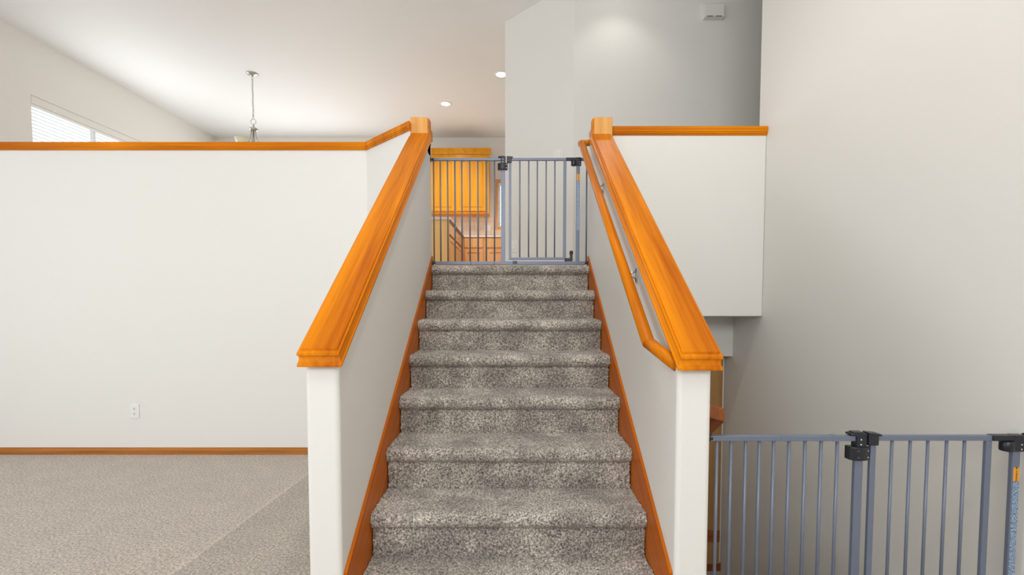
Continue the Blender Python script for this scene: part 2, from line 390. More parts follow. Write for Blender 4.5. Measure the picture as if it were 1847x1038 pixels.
for i in range(1, 9):
    Q = resample(step_profile(i), 0.0058); m = len(Q)
    T = np.gradient(Q, axis=0); T /= np.linalg.norm(T, axis=1)[:, None]; N = np.stack([-T[:, 1], T[:, 0]], 1)
    if i == 0: pass
    xs = np.arange(-0.5655, 0.5656, 0.0058); nx = len(xs)
    jit = rng.normal(0, 0.0019, (m, nx)); low = rng.normal(0, 1, (m//12+2, nx//12+2))
    lo = np.kron(low, np.ones((12, 12)))[:m, :nx]*0.0006
    d = jit+lo+0.001
    Yv = Q[:, 0:1]+N[:, 0:1]*d; Zv = Q[:, 1:2]+N[:, 1:2]*d
    wide = np.where(Q[:, 1] > (ZU-(i-1)*RISE-0.061), 1.0055, 1.0)[:, None]
    Xv = xs[None, :]*wide+rng.normal(0, 0.0013, (m, nx)); Xv = np.clip(Xv, -0.5695, 0.5695)
    V = np.stack([Xv, Yv, Zv], -1).reshape(-1, 3)
    idx = np.arange(m*nx).reshape(m, nx)
    F = np.stack([idx[:-1, :-1], idx[:-1, 1:], idx[1:, 1:], idx[1:, :-1]], -1).reshape(-1, 4)
    me = bpy.data.meshes.new('step'); org = np.array([0, YN1-(i-1)*RUN+0.1, ZU-i*RISE])
    me.vertices.add(len(V)); me.vertices.foreach_set('co', (V-org).astype(np.float32).ravel())
    me.loops.add(F.size); me.loops.foreach_set('vertex_index', F.ravel().astype(np.int32))
    me.polygons.add(len(F)); me.polygons.foreach_set('loop_start', np.arange(0, F.size, 4, dtype=np.int32)); me.polygons.foreach_set('loop_total', np.full(len(F), 4, np.int32))
    me.update(calc_edges=True); me.validate()
    me.materials.append(M_CARPET)
    me.polygons.foreach_set('use_smooth', np.ones(len(F), bool))
    link('step', me, M_CARPET, stairs, org)
# core under the carpet so nothing shines through
core = [(YN1+0.2, 0.0), (YN1+0.2, ZU-0.012)]
for i in range(1, 9):
    Yi = YN1-(i-1)*RUN; h = ZU-(i-1)*RISE
    core += [(Yi+OVER+0.018, h-0.012), (Yi+OVER+0.018, h-RISE-0.012 if i < 8 else 0.0)]
G().prism(core, 0, -0.564, 0.564).out('stair_core', M_DARKW, stairs)
for sgn in (-1, 1):
    s0, s1 = (1.624, 0.298), (3.503, 1.583)
    poly = [(s0[0], 0.0), (s1[0], 0.9), s1, s0]
    o = G().prism(poly, 0, sgn*0.570 if sgn > 0 else -XI+0.0005, XI-0.0005 if sgn > 0 else -0.570).out('skirt_board', M_WS, stairs); bevel_mod(o, 0.002)
    tag(o, 'red-brown stained wood skirt board')

# ------------------------------------------------------------------ sloping wood caps
def sloped_cap(outer, inner, yf, z0, y_end, lbl_side, label):
    sg = 1 if inner > outer else -1
    # (height, inset outer, inset inner, inset front): fillet, groove, cove, groove, ledge, top board
    rings = [(0.000, 0.003, 0.002, 0.001), (0.0015, 0.002, 0.000, 0.000), (0.0090, 0.002, 0.000, 0.000), (0.0105, 0.003, 0.001, 0.001), (0.0108, 0.005, 0.005, 0.005),
             (0.0155, 0.0055, 0.0060, 0.0065), (0.021, 0.0055, 0.0075, 0.0080), (0.027, 0.0050, 0.0090, 0.0085), (0.032, 0.0035, 0.0100, 0.0075), (0.0345, 0.002, 0.0105, 0.0060), (0.0350, 0.004, 0.013, 0.0085), (0.0362, 0.004, 0.013, 0.0085),
             (0.0366, 0.000, 0.0105, 0.003), (0.0440, 0.000, 0.0105, 0.003), (0.0460, 0.002, 0.0125, 0.005), (0.0464, 0.009, 0.0180, 0.0115),
             (0.0470, 0.009, 0.0180, 0.0115), (0.0540, 0.009, 0.0180, 0.0115), (0.0555, 0.0105, 0.0195, 0.013)]
    def ring_v(h, a, b, fr):
        xo = outer+sg*a; xi = inner-sg*b; y0 = yf+fr
        z = lambda y: z0+SL*(y-yf)+h
        return [(xo, y0, z(y0)), (xi, y0, z(y0)), (xi, y_end, z(y_end)), (xo, y_end, z(y_end))]
    t = thing('stair_wall_cap', ((outer+inner)/2, (yf+y_end)/2, z0), label, 'wall cap')
    def loft(rs):
        V = []; F = []
        for r in rs: V += ring_v(*r)
        for i in range(len(rs)-1):
            for j in range(4): F.append((i*4+j, i*4+(j+1) % 4, (i+1)*4+(j+1) % 4, (i+1)*4+j))
        F += [(3, 2, 1, 0), tuple(range(len(V)-4, len(V)))]
        return mk('x', V, F, M_WY, t)
    a = loft(rings[:16]); a.name = 'moulding'; b = loft(rings[15:]); b.name = 'top_board'
    return t
capL = sloped_cap(-0.708, -0.556, 1.567, 1.036, 3.40, 'left', 'sloping honey-stained wood cap on the left stair wall, seen from its moulded lower end')
capR = sloped_cap(0.718, 0.566, 1.560, 1.025, 3.40, 'right', 'sloping honey-stained wood cap on the right stair wall, above the round handrail')
# end blocks at the top
for nm, x0, x1, par, sg in (('L', -0.703, -0.582, capL, 1), ('R', 0.592, 0.722, capR, -1)):
    o = G().box(x0, x1, 3.385, 3.50, 2.30, 2.548, 0.003).out('end_block', M_WZ, par); tag(o, 'pale square wood block ending the cap')
    G().box(*((x1-0.004, x1+0.011) if sg > 0 else (x0-0.011, x0+0.004)), 3.392, 3.462, 2.372, 2.540, 0.002).out('side_moulding', M_WYL, par)
    G().box(x0+0.003, x1-0.003, 3.50, 3.62, 2.452, 2.52, 0.003).out('level_end', M_WYL, par)

# level caps
def level_cap(name, poly_front, label, cat, mat):
    t = thing(name, (sum(p[0] for p in poly_front)/len(poly_front), poly_front[0][1], 2.447), label, cat)
    return t
t = thing('half_wall_cap', (-3.2, YLH+0.06, 2.446), 'long level wood cap on the living room half wall, with an angled end', 'wall cap')
def cap_run(A, B, off, zs, name, mat, parent, nA=None, nB=None):
    pass
d2 = (Vector((-0.70, yc-0.439))-Vector((xc, yc))).normalized()
def offline(o):
    """polyline of the front edge pushed out by o (towards the living room)"""
    k = o*math.tan(math.radians(22.5))
    return [(XL, YLH-o), (xc-k, yc-o), (-0.700-o*0.0-0.0, yc-0.439-o*math.sqrt(2))]
def offback(o):
    k = o*math.tan(math.radians(22.5))
    return [(-0.69, yc-0.439+0.115*math.sqrt(2)+o*1.414), (xc+0.048+k, yc+0.115+o), (XL, YLH+0.115+o)]
for (o, za, zb, nm) in ((0.012, 2.444, 2.455, 'lower_moulding'), (0.017, 2.455, 2.466, 'middle_moulding'), (0.021, 2.466, 2.484, 'upper_moulding'), (0.016, 2.484, 2.504, 'top_board')):
    f = offline(o); b = offback(o)
    G().prism([f[0], f[1], b[1], b[2]], 2, za, zb).out(nm, M_WX, t)
    G().prism([f[1], f[2], b[0], b[1]], 2, za, zb).out(nm, M_WYL, t)
t = thing('half_wall_cap', (1.27, 3.51, 2.446), 'short level wood cap on the white hall half wall at right', 'wall cap')
for (o, za, zb, nm) in ((0.006, 2.445, 2.455, 'lower_moulding'), (0.014, 2.455, 2.466, 'middle_moulding'), (0.018, 2.466, 2.484, 'upper_moulding'), (0.020, 2.484, 2.504, 'top_board')):
    G().box(0.72, XR-0.002, 3.457-o, 3.560, za, zb).out(nm, M_WX, t)

# ------------------------------------------------------------------ handrail of the stairs
hr = thing('handrail', (0.53, 1.66, 1.03), 'round honey-stained handrail on the right stair wall, returned to the wall at both ends', 'handrail')
A = Vector((0.522, 3.50, 2.405)); B = Vector((0.522, 1.748, 1.098))
def rail_tube(name, pts, parent, r=0.0235):
    G().tube(pts, r, 16).out(name, M_WY, parent, True)
rail_tube('rail', [A, B], hr)
rail_tube('return', [B+Vector((0, 0.006, 0.004)), Vector((XI+0.004, 1.625, 1.035))], hr)
rail_tube('return', [A+Vector((-0.018, -0.012, -0.010)), Vector((XI+0.004, 3.515, 2.412))], hr, 0.0225)
for (y, z) in ((2.957, 1.952), (2.151, 1.373)):
    ax = 0.522
    zr = B.z+(y-B.y)*(A.z-B.z)/(A.y-B.y)
    g = G().tube([(XI-0.001, y, z+0.018), (XI-0.022, y, z+0.012), (ax+0.006, y+0.01, zr-0.022)], 0.0045, 8)
    g.tube([(XI-0.001, y, z-0.022), (XI-0.020, y, z-0.006), (ax+0.006, y+0.012, zr-0.022)], 0.0040, 8)
    br = g.out('bracket', M_NICKEL, hr, True)
    G().box(XI-0.005, XI-0.0002, y-0.013, y+0.013, z-0.036, z+0.032, 0.002).out('wall_plate', M_NICKEL, br)
    for dz in (-0.024, 0.024):
        G().box(XI-0.0075, XI-0.005, y-0.004, y+0.004, z+dz-0.004, z+dz+0.004, 0.001).out('screw', M_BLACK, br)

# rail of the stairs down, seen past the right stair wall
dr = thing('handrail', (0.78, 1.75, 0.80), 'red-brown handrail end beyond the right stair wall, going down behind the lower gate', 'handrail')
def sweep_rail(name, path, w, h, mat, parent):
    P = [Vector(p) for p in path]; V = []
    for i, p in enumerate(P):
        d0 = (P[i]-P[i-1]) if i else (P[1]-P[0]); d1 = (P[i+1]-P[i]) if i < len(P)-1 else d0
        n0 = Vector((d0.y, -d0.x, 0)).normalized(); n1 = Vector((d1.y, -d1.x, 0)).normalized(); m = (n0+n1).normalized(); k = 1/max(0.3, m.dot(n0))
        for a, b in ((-1, -1), (1, -1), (1, 1), (-1, 1)): V.append(p+m*a*k*w/2+Vector((0, 0, b*h/2)))
    F = [(0, 1, 2, 3), tuple(range(len(V)-1, len(V)-5, -1))]
    for i in range(len(P)-1):
        for j in range(4): F.append((i*4+j, i*4+(j+1) % 4, (i+1)*4+(j+1) % 4, (i+1)*4+j))
    return bevel_mod(mk(name, V, F, mat, parent), 0.006, 3)
sweep_rail('rail', [(0.7025, 1.700, 0.866), (0.790, 1.752, 0.830), (0.790, 3.60, 0.830-1.848*0.70)], 0.040, 0.052, M_WR, dr)
G().box(0.699, 0.772, 2.60, 2.615, 0.20, 0.215, 0.003).out('bracket', M_NICKEL, dr)
# carpeted stairs down (behind the lower gate)
ds = thing('staircase', (1.27, 2.6, -1.13), 'carpeted stairs going down behind the lower safety gate', 'stairs')
for k in range(6):
    y0 = YD+k*0.25; z1 = -k*RISE
    G().box(XO+0.001, XR-0.001, y0 if k else y0-0.001, y0+0.25 if k < 5 else 3.2, -1.13 if k < 5 else -1.13, z1-RISE).out('step', M_CARPET, ds) if k < 5 else None

# ------------------------------------------------------------------ safety gates
def text_mesh(txt, size):
    cu = bpy.data.curves.new('t', 'FONT'); cu.body = txt; cu.size = size; cu.align_x = 'CENTER'; cu.align_y = 'CENTER'; cu.extrude = 0.0002
    to = bpy.data.objects.new('t', cu); COL.objects.link(to)
    dg = bpy.context.evaluated_depsgraph_get(); me = bpy.data.meshes.new_from_object(to.evaluated_get(dg))
    bpy.data.objects.remove(to); return me
def gate(label, Y, z0, wallL, wallR, inset, barsL, post, stile, bars, stile2, post2, barsR):
    t = thing('safety_gate', ((wallL+wallR)/2, Y, z0), label, 'baby gate', 'safety gates at the stairs')
    ZT = 0.779; D = 0.0075
    top0, top1 = z0+ZT-0.019, z0+ZT
    zb0, zb1 = z0+0.004, z0+0.028
    # one shared bar mesh
    def cyl(nm, L, r=0.0058):
        g = G().tube([(0, 0, 0), (0, 0, L)], r, 10); me = bpy.data.meshes.new(nm); me.from_pydata([Vector(v) for v in g.V], [], g.F); me.materials.append(M_METAL)
        for p in me.polygons: p.use_smooth = len(p.vertices) == 4
        return me
    mA = cyl('bar', top0-zb1+0.004); mB = cyl('bar', top0-(z0+0.058)+0.004, 0.0052)
    def put(me, x, z, par): link('bar', me, M_METAL, par, (x, Y, z))
    # bottom frame: one floor rail from wall to wall
    fr = G().box(wallL+0.018+inset, wallR-0.018-inset, Y-0.0125, Y+0.0125, zb0, zb1, 0.002).out('floor_rail', M_METAL, t)
    for cx in (barsL[5]+0.006, barsL[8]-0.002):
        G().box(cx-0.002, cx+0.002, Y-0.0132, Y+0.0132, zb0-0.001, zb1+0.001).out('joint', M_BLACK, fr)
    cx = stile[0]+0.045; G().box(cx-0.016, cx+0.016, Y-0.016, Y-0.008, zb0+0.006, zb1+0.004, 0.002).out('door_stop', M_BLACK, fr)
    # left extension panel: rail in sections, bars
    ex = G().box(wallL+0.018, post[0]+0.004, Y-0.010, Y+0.010, top0, top1, 0.002).out('extension_rail', M_METAL, t)
    for cx in (barsL[4]+0.022, barsL[7]+0.035):
        G().box(cx, cx+0.022, Y-0.0112, Y+0.0112, top0-0.001, top1+0.001, 0.001).out('sleeve', M_METAL, ex)
    for x in barsL: put(mA, x, zb1-0.002, ex)
    # right end piece
    er = G().box(post2[0]+0.002, wallR-0.018, Y-0.009, Y+0.009, top0, top1, 0.002).out('end_rail', M_METAL, t)
    for x in barsR: put(mA, x, zb1-0.002, er)
    # posts
    for i, (a, b) in enumerate((post, post2)):
        p = G().box(a, b, Y-D, Y+D, zb1-0.002, top1-0.006, 0.002).out('post', M_METAL, t)
        if i == 1:
            lo, hi = z0+0.79-0.175, z0+0.79-0.125
            xm = (a+b)/2; lw = (b-a)*0.46
            q = G().box(xm-lw*0.75, xm+lw, Y-D-0.0008, Y-D-0.0001, lo, hi).out('warning_label', M_ORANGE, p); tag(q, 'orange warning label')
            me = text_mesh('\u25B2 WARNING', 0.0088)
            me.transform(Matrix.Rotation(math.pi/2, 4, 'X')); me.transform(Matrix.Rotation(math.pi/2, 4, 'Y'))
            link('lettering', me, M_INK, p, (xm+lw*0.12, Y-D-0.0012, (lo+hi)/2))
            G().box(xm-lw*0.75, xm+lw, Y-D-0.0008, Y-D-0.0001, lo-0.36, lo-0.002).out('instruction_label', M_PRINT, p)
    # door
    zd0, zd1 = z0+0.040, z0+0.058
    door = G().box(stile[0], stile2[1]+0.006, Y-0.009, Y+0.009, top0+0.001, top1+0.0005, 0.002).out('door_rail', M_METAL, t)
    G().box(stile[0], stile2[1], Y-0.009, Y+0.009, zd0, zd1, 0.002).out('bottom_rail', M_METAL, door)
    for a, b in (stile, stile2): G().box(a, b, Y-D+0.001, Y+D-0.001, zd1-0.002, top0+0.002, 0.002).out('stile', M_METAL, door)
    for x in bars: put(mB, x, zd1-0.002, door)
    # hinge side: cap, bracket with two rivets, clamp with holes
    a, b = post; h = top1
    br = G().box(a-0.002, b+0.005, Y-0.016, Y+0.014, h-0.044, h+0.004, 0.002).out('hinge_bracket', M_BLACK, t)
    g = G(); g.box(a-0.022, b+0.005, Y-0.018, Y+0.018, h+0.001, h+0.010, 0.004); g.box(a-0.012, b-0.004, Y-0.015, Y+0.015, h+0.008, h+0.014, 0.003); g.out('cap', M_BLACK, br)
    for dz in (-0.012, -0.030):
        G().lathe([(0.0035, 0), (0.003, 0.0015), (0.001, 0.002)], (0, 0, 0), 10).out('rivet', M_SILVER, br, True).location
        rv = [o for o in br.children][-1]; rv.rotation_euler = (math.pi/2, 0, 0); rv.location = Vector(((a+b)/2-0.001, Y-0.016, h+dz))-WLOC[br]
    # clamp: rounded drum
    cxm = (a+b)/2-0.003; n = 20; poly = []
    for k in range(n+1):
        an = math.pi+math.pi*k/n; poly.append((cxm+0.036*math.cos(an), Y-0.004+0.020*math.sin(an)))
    poly += [(cxm+0.036, Y+0.014), (cxm-0.036, Y+0.014)]
    cl = G().prism(poly, 2, h-0.086, h-0.038).out('clamp', M_BLACK, t); bevel_mod(cl, 0.003)
    for dz in (-0.050, -0.074):
        G().box(cxm-0.016, cxm-0.006, Y-0.0245, Y-0.020, h+dz-0.005, h+dz+0.003, 0.002).out('screw_hole', M_SLOT, cl)
        G().box(cxm+0.024, cxm+0.029, Y-0.0180, Y-0.012, h+dz-0.004, h+dz+0.002, 0.001).out('screw', M_SILVER, cl)
    # door corner housing with its lip
    a, b = stile; g = G(); g.box(a-0.015, b+0.003, Y-0.015, Y+0.015, h-0.034, h+0.006, 0.003)
    g.prism([(a-0.015, h+0.004), (a-0.013, h+0.012), (b+0.006, h+0.0085), (b+0.013, h+0.004), (b+0.011, h+0.001), (a-0.010, h+0.001)], 1, Y-0.016, Y+0.016)
    g.out('door_housing', M_BLACK, t)
    # latch side
    a, b = stile2; p0, p1 = post2
    la = G().box(b-0.004, p0+0.002, Y-0.014, Y+0.014, h-0.018, h+0.002, 0.003).out('latch_handle', M_BLACK, t)
    G().lathe([(0.019, 0), (0.021, 0.003), (0.021, 0.032), (0.018, 0.036)], (p0-0.018, Y-0.002, h-0.055), 18).out('latch_drum', M_BLACK, la, True)
    lb = G().box(p0-0.006, p1+0.008, Y-0.015, Y+0.014, h-0.056, h+0.003, 0.003).out('latch_bracket', M_BLACK, t)
    for dz in (-0.030, -0.047):
        g = G(); n = 10; cxr = p1-0.004
        V = [(cxr, Y-0.0165, h+dz)]+[(cxr+0.0035*math.cos(2*math.pi*k/n), Y-0.0148, h+dz+0.0035*math.sin(2*math.pi*k/n)) for k in range(n)]
        g.add(V, [(0, 1+k, 1+(k+1) % n) for k in range(n)]); g.out('rivet', M_SILVER, lb)
    # lower door latch
    g = G(); g.box(b-0.010, b+0.048, Y-0.016, Y+0.010, z0+0.030, z0+0.052, 0.003); g.box(b+0.028, b+0.048, Y-0.014, Y+0.010, z0+0.045, z0+0.095, 0.004)
    g.lathe([(0.012, 0), (0.0135, 0.003), (0.0135, 0.020), (0.009, 0.026)], (b+0.038, Y-0.004, z0+0.080), 14)
    g.out('floor_latch', M_BLACK, t)
    # pressure pads on the walls
    for zz in ((top0+top1)/2, (zb0+zb1)/2):
        low = inset if zz < z0+0.3 else 0.0
        for wx, sg in ((wallL+low, 1), (wallR-low, -1)):
            g = G()
            def cylx(x0, x1, r):
                n = 14; V = [(x, Y+r*math.cos(2*math.pi*k/n), zz+r*math.sin(2*math.pi*k/n)) for x in (x0, x1) for k in range(n)]
                g.add(V, [tuple(range(n)), tuple(range(n, 2*n))]+[(k, (k+1) % n, n+(k+1) % n, n+k) for k in range(n)])
            cylx(wx, wx+sg*0.005, 0.018); cylx(wx+sg*0.005, wx+sg*0.012, 0.005); cylx(wx+sg*0.011, wx+sg*0.026, 0.0115)
            g.out('pressure_pad', M_BLACK, t)
    return t
gate('grey metal safety gate closing the stairs down, beside the right stair wall', 1.66, 0.0, 0.700, XR, 0.0,
     [.745, .795, .847, .896, .947, 1.002, 1.059, 1.116, 1.174], (1.234, 1.263), (1.289, 1.309), [1.369, 1.434, 1.497, 1.564, 1.628], (1.700, 1.721), (1.795, 1.822), [])
gate('grey metal safety gate across the top of the carpeted stairs, orange cabinets behind it', 3.495, ZU+0.006, -XI, XI, 0.0128,
     [-.560, -.511, -.458, -.405, -.354, -.295, -.236, -.176, -.115], (-.067, -.037), (-.010, .008), [.0705, .1354, .1986, .2634, .3267], (.389, .411), (.483, .510), [.560])

# ------------------------------------------------------------------ plates on the walls
def plate(name, c, n_ax, wdt, hgt, label, cat, rows):
    t = thing(name, c, label, cat)
    g = G().box(-wdt/2, wdt/2, -0.006, 0.0, -hgt/2, hgt/2, 0.002); pl = g.out('cover', M_WHITE, None, False, (0, 0, 0))
    pl.parent = t; pl.location = (0, 0, 0)
    ang = n_ax
    t.rotation_euler = (0, 0, ang)
    for (nm, x0, x1, y0, z0, z1, mat) in rows:
        o = G().box(x0, x1, y0, -0.005, z0, z1).out(nm, mat, None, False, (0, 0, 0)); o.parent = t; o.location = (0, 0, 0)
    return t
sock = []
for dz in (0.021, -0.021):
    sock += [('socket', -0.016, 0.016, -0.0075, dz-0.014, dz+0.014, M_WHITE)]
    sock += [('slot', -0.0075, -0.0045, -0.008, dz+0.001, dz+0.009, M_SLOT), ('slot', 0.0045, 0.0075, -0.008, dz+0.001, dz+0.009, M_SLOT), ('slot', -0.003, 0.003, -0.008, dz-0.010, dz-0.004, M_SLOT)]
plate('wall_outlet', (-3.050, YLH, 0.356), 0, 0.073, 0.114, 'white duplex outlet low on the living room half wall', 'outlet', sock)
sw = [('rocker', -0.038, -0.008, -0.009, -0.033, 0.033, M_WHITE), ('rocker', 0.008, 0.038, -0.009, -0.033, 0.033, M_WHITE)]
plate('light_switch', (0.483, 4.854, 2.726), math.radians(-45), 0.125, 0.115, 'white double light switch on the angled hall wall above the upper gate', 'switch', sw)
plate('wall_outlet', (0.041, 5.295, 1.853), math.radians(-45), 0.115, 0.13, 'white outlet low on the angled wall seen through the upper gate', 'outlet', [('socket', -0.025, 0.025, -0.012, -0.03, 0.03, M_WHITE)])
# door chime
ch = thing('door_chime', (1.961, YH, 3.98), 'pale plastic door chime box high on the hall wall', 'chime')
poly = [(YH-0.048, 3.992), (YH-0.060, 3.976), (YH, 3.976), (YH, 4.111), (YH-0.040, 4.111), (YH-0.048, 4.103)]
o = G().prism(poly, 0, 1.866, 2.056).out('housing', M_CHIME, ch); bevel_mod(o, 0.003)
for a, b in ((1.888, 1.945), (1.972, 2.030)):
    V = [(a, YH-0.0595, 3.979), (b, YH-0.0595, 3.979), (b, YH-0.0505, 3.9905), (a, YH-0.0505, 3.9905)]
    V += [(x, y-0.002, z) for x, y, z in V]
    mk('grille', V, [(0,1,2,3),(7,6,5,4),(0,4,5,1),(1,5,6,2),(2,6,7,3),(3,7,4,0)], M_SLOT, ch)

# ------------------------------------------------------------------ ceiling lights
def spot(parent, loc, power, ang, col=(1, 0.965, 0.91), r=0.06, blend=0.6):
    l = bpy.data.lights.new('lamp', 'SPOT'); l.energy = power; l.spot_size = math.radians(ang); l.spot_blend = blend; l.color = col; l.shadow_soft_size = r
    o = bpy.data.objects.new('lamp', l); COL.objects.link(o); o.parent = parent; o.location = Vector(loc)-WLOC[parent]
def downlight(x, y, label, power, ang=150):
    t = thing('recessed_light', (x, y, ZC), label, 'ceiling light', 'recessed ceiling lights')
    G().lathe([(0.068, -0.001), (0.070, -0.008), (0.096, -0.006), (0.098, -0.001)], (x, y, ZC), 28, False).out('trim_ring', M_WHITE, t, True)
    G().lathe([(0.001, -0.016), (0.04, -0.014), (0.069, -0.005)], (x, y, ZC), 28, False).out('lens', M_LAMP, t, True)
    spot(t, (x, y, ZC-0.03), power, ang)
downlight(-1.031, 7.586, 'round lit recessed ceiling light farther back, above the kitchen cabinets', 130)
downlight(-0.135, 6.615, 'round lit recessed ceiling light half hidden by the angled wall corner', 110)
downlight(0.25, 6.05, 'added unseen fill light behind the angled hall wall', 90)  # lamp added out of sight to brighten the peninsula end panel
downlight(1.02, 4.36, 'recessed ceiling light close to the hall wall, above the frame', 10, 110)
downlight(0.05, 1.75, 'added unseen fill light over the carpeted stairs, above the frame', 100, 150)  # unseen lamp added to lift the treads and inner stair walls
downlight(-0.5, -0.5, 'added unseen fill light over the entry, behind the viewer', 70, 160)  # unseen lamp added to brighten the right side of the entry

# ------------------------------------------------------------------ chandelier
cx, cy = -3.54, 6.60
chd = thing('chandelier', (cx, cy, 3.2), 'brushed nickel chandelier hanging on a chain above the long half wall', 'chandelier')
G().lathe([(0.072, 0.0), (0.074, -0.006), (0.066, -0.014), (0.040, -0.026), (0.014, -0.036), (0.008, -0.050)], (cx, cy, ZC), 28).out('canopy', M_NICKEL, chd, True)
zt, zbm = ZC-0.05, 3.745; nlk = 19
lk = None
for k in range(nlk):
    z = zt-(k+0.5)*(zt-zbm)/nlk
    if k < 2: g = G().torus((0, 0, 0), 0.021, 0.0028, (1, 0, 0) if k % 2 else (0, 1, 0), 14, 6, 0.5)
    if k < 2:
        me = bpy.data.meshes.new('chain_link'); me.from_pydata([Vector(v) for v in g.V], [], g.F); me.materials.append(M_NICKEL)
        for p in me.polygons: p.use_smooth = True
        if k == 0: mL0 = me
        else: mL1 = me
    link('chain_link', mL0 if k % 2 == 0 else mL1, M_NICKEL, chd, (cx+0.002*math.sin(k), cy, z))
G().torus((cx, cy, 3.705), 0.036, 0.004, (0, 1, 0), 28, 8).out('ring', M_NICKEL, chd, True)
G().lathe([(0.006, 0.065), (0.012, 0.055), (0.010, 0.040), (0.020, 0.028), (0.055, 0.010), (0.060, 0.0), (0.045, -0.018), (0.022, -0.030), (0.010, -0.034)], (cx, cy, 3.600), 28).out('hub', M_NICKEL, chd, True)
G().tube([(cx, cy, 3.57), (cx, cy, 3.14)], 0.009, 12).out('stem', M_NICKEL, chd, True)
for k in range(5):
    an = math.radians(277+72*k); ca, sa = math.cos(an), math.sin(an)
    pts = []
    for q in range(13):
        u = q/12; r = 0.03+0.30*u**2.1; z = 3.585-0.45*u+0.02*u*u
        pts.append((cx+ca*r, cy+sa*r, z))
    pts += [(cx+ca*0.36, cy+sa*0.36, 3.150), (cx+ca*0.385, cy+sa*0.385, 3.170), (cx+ca*0.39, cy+sa*0.39, 3.21)]
    ar = G().tube(pts, 0.0065, 8).out('arm', M_NICKEL, chd, True)
    G().lathe([(0.022, 0.0), (0.030, 0.012), (0.050, 0.05), (0.066, 0.10), (0.085, 0.15), (0.082, 0.15), (0.062, 0.10), (0.046, 0.052), (0.02, 0.014)], (cx+ca*0.39, cy+sa*0.39, 3.205), 22, False).out('shade', M_GLASS, ar, True)

# ------------------------------------------------------------------ windows
def window_x():      # dining window in the left wall
    y0, y1, z0, z1 = W1; x = XL
    t = structure(thing('window_1', (x, (y0+y1)/2, z0), 'bright window with white blinds in the left wall, above the half wall', 'window'))
    g = G(); f = 0.045; xa, xb = x-0.12, x-0.075
    g.box(xa, xb, y0, y1, z0, z0+f); g.box(xa, xb, y0, y1, z1-f, z1); g.box(xa, xb, y0, y0+f, z0+f, z1-f); g.box(xa, xb, y1-f, y1, z0+f, z1-f); g.box(xa, xb, (y0+y1)/2-0.02, (y0+y1)/2+0.02, z0+f, z1-f)
    g.out('window_frame', M_BLIND, t)
    ym = (y0+y1)/2
    for a, b in ((y0+f, ym-0.02), (ym+0.02, y1-f)): G().box(x-0.10, x-0.096, a, b, z0+f, z1-f).out('pane', M_PANE, t)
    bl = thing('window_blind', (x-0.04, ym, z0), 'white horizontal slat blind inside the dining window', 'blind')
    G().box(x-0.055, x-0.004, y0+0.008, y1-0.008, z1-0.092, z1-0.002, 0.003).out('valance', M_WALL, bl)
    G().box(x-0.055, x-0.010, y0+0.012, y1-0.012, z1-0.118, z1-0.094, 0.003).out('head_rail', M_BLIND, bl)
    g = G().box(-0.014, 0.014, -(y1-y0)/2+0.012, (y1-y0)/2-0.012, -0.0010, 0.0010); me = bpy.data.meshes.new('slat'); me.from_pydata(g.V, [], g.F); me.materials.append(M_SLAT)
    z = z1-0.150
    while z > z0+0.03:
        link('slat', me, M_SLAT, bl, (x-0.034, ym, z)); z -= 0.043
    for q in (0.18, 0.5, 0.82):
        yy = y0+(y1-y0)*q; G().box(x-0.060, x-0.058, yy-0.002, yy+0.002, z0+0.03, z1-0.1).out('cord', M_BLIND, bl)
window_x()
def window_k():
    x0, x1, z0, z1 = W2; y = YB
    t = structure(thing('window_2', ((x0+x1)/2, y, z0), 'kitchen window with wood trim and blinds, mostly hidden by the upper gate post', 'window'))
    g = G(); f = 0.04
    g.box(x0, x1, y+0.07, y+0.11, z0, z0+f); g.box(x0, x1, y+0.07, y+0.11, z1-f, z1); g.box(x0, x0+f, y+0.07, y+0.11, z0+f, z1-f); g.box(x1-f, x1, y+0.07, y+0.11, z0+f, z1-f)
    g.out('window_frame', M_BLIND, t)
    G().box(x0+f, x1-f, y+0.088, y+0.092, z0+f, z1-f).out('pane', M_PANE, t)
    for nm, a in (('casing', (x0-0.06, x0, z0-0.05, z1+0.06)), ('casing', (x1, x1+0.06, z0-0.05, z1+0.06)), ('head_casing', (x0, x1, z1, z1+0.06)), ('sill', (x0, x1, z0-0.05, z0))):
        G().box(a[0], a[1], y-0.018, y+0.002, a[2], a[3], 0.003).out(nm, M_KLO, t)
    bl = thing('window_blind', ((x0+x1)/2, y+0.04, z0), 'white horizontal slat blind inside the kitchen window', 'blind')
    G().box(x0+0.01, x1-0.01, y+0.01, y+0.06, z1-0.05, z1-0.002, 0.003).out('head_rail', M_BLIND, bl)
    g = G().box(-(x1-x0)/2+0.012, (x1-x0)/2-0.012, -0.021, 0.021, -0.0014, 0.0014); me = bpy.data.meshes.new('slat'); me.from_pydata(g.V, [], g.F); me.materials.append(M_SLAT)
    z = z1-0.085
    while z > z0+0.03:
        link('slat', me, M_SLAT, bl, ((x0+x1)/2, y+0.035, z)); z -= 0.043
window_k()

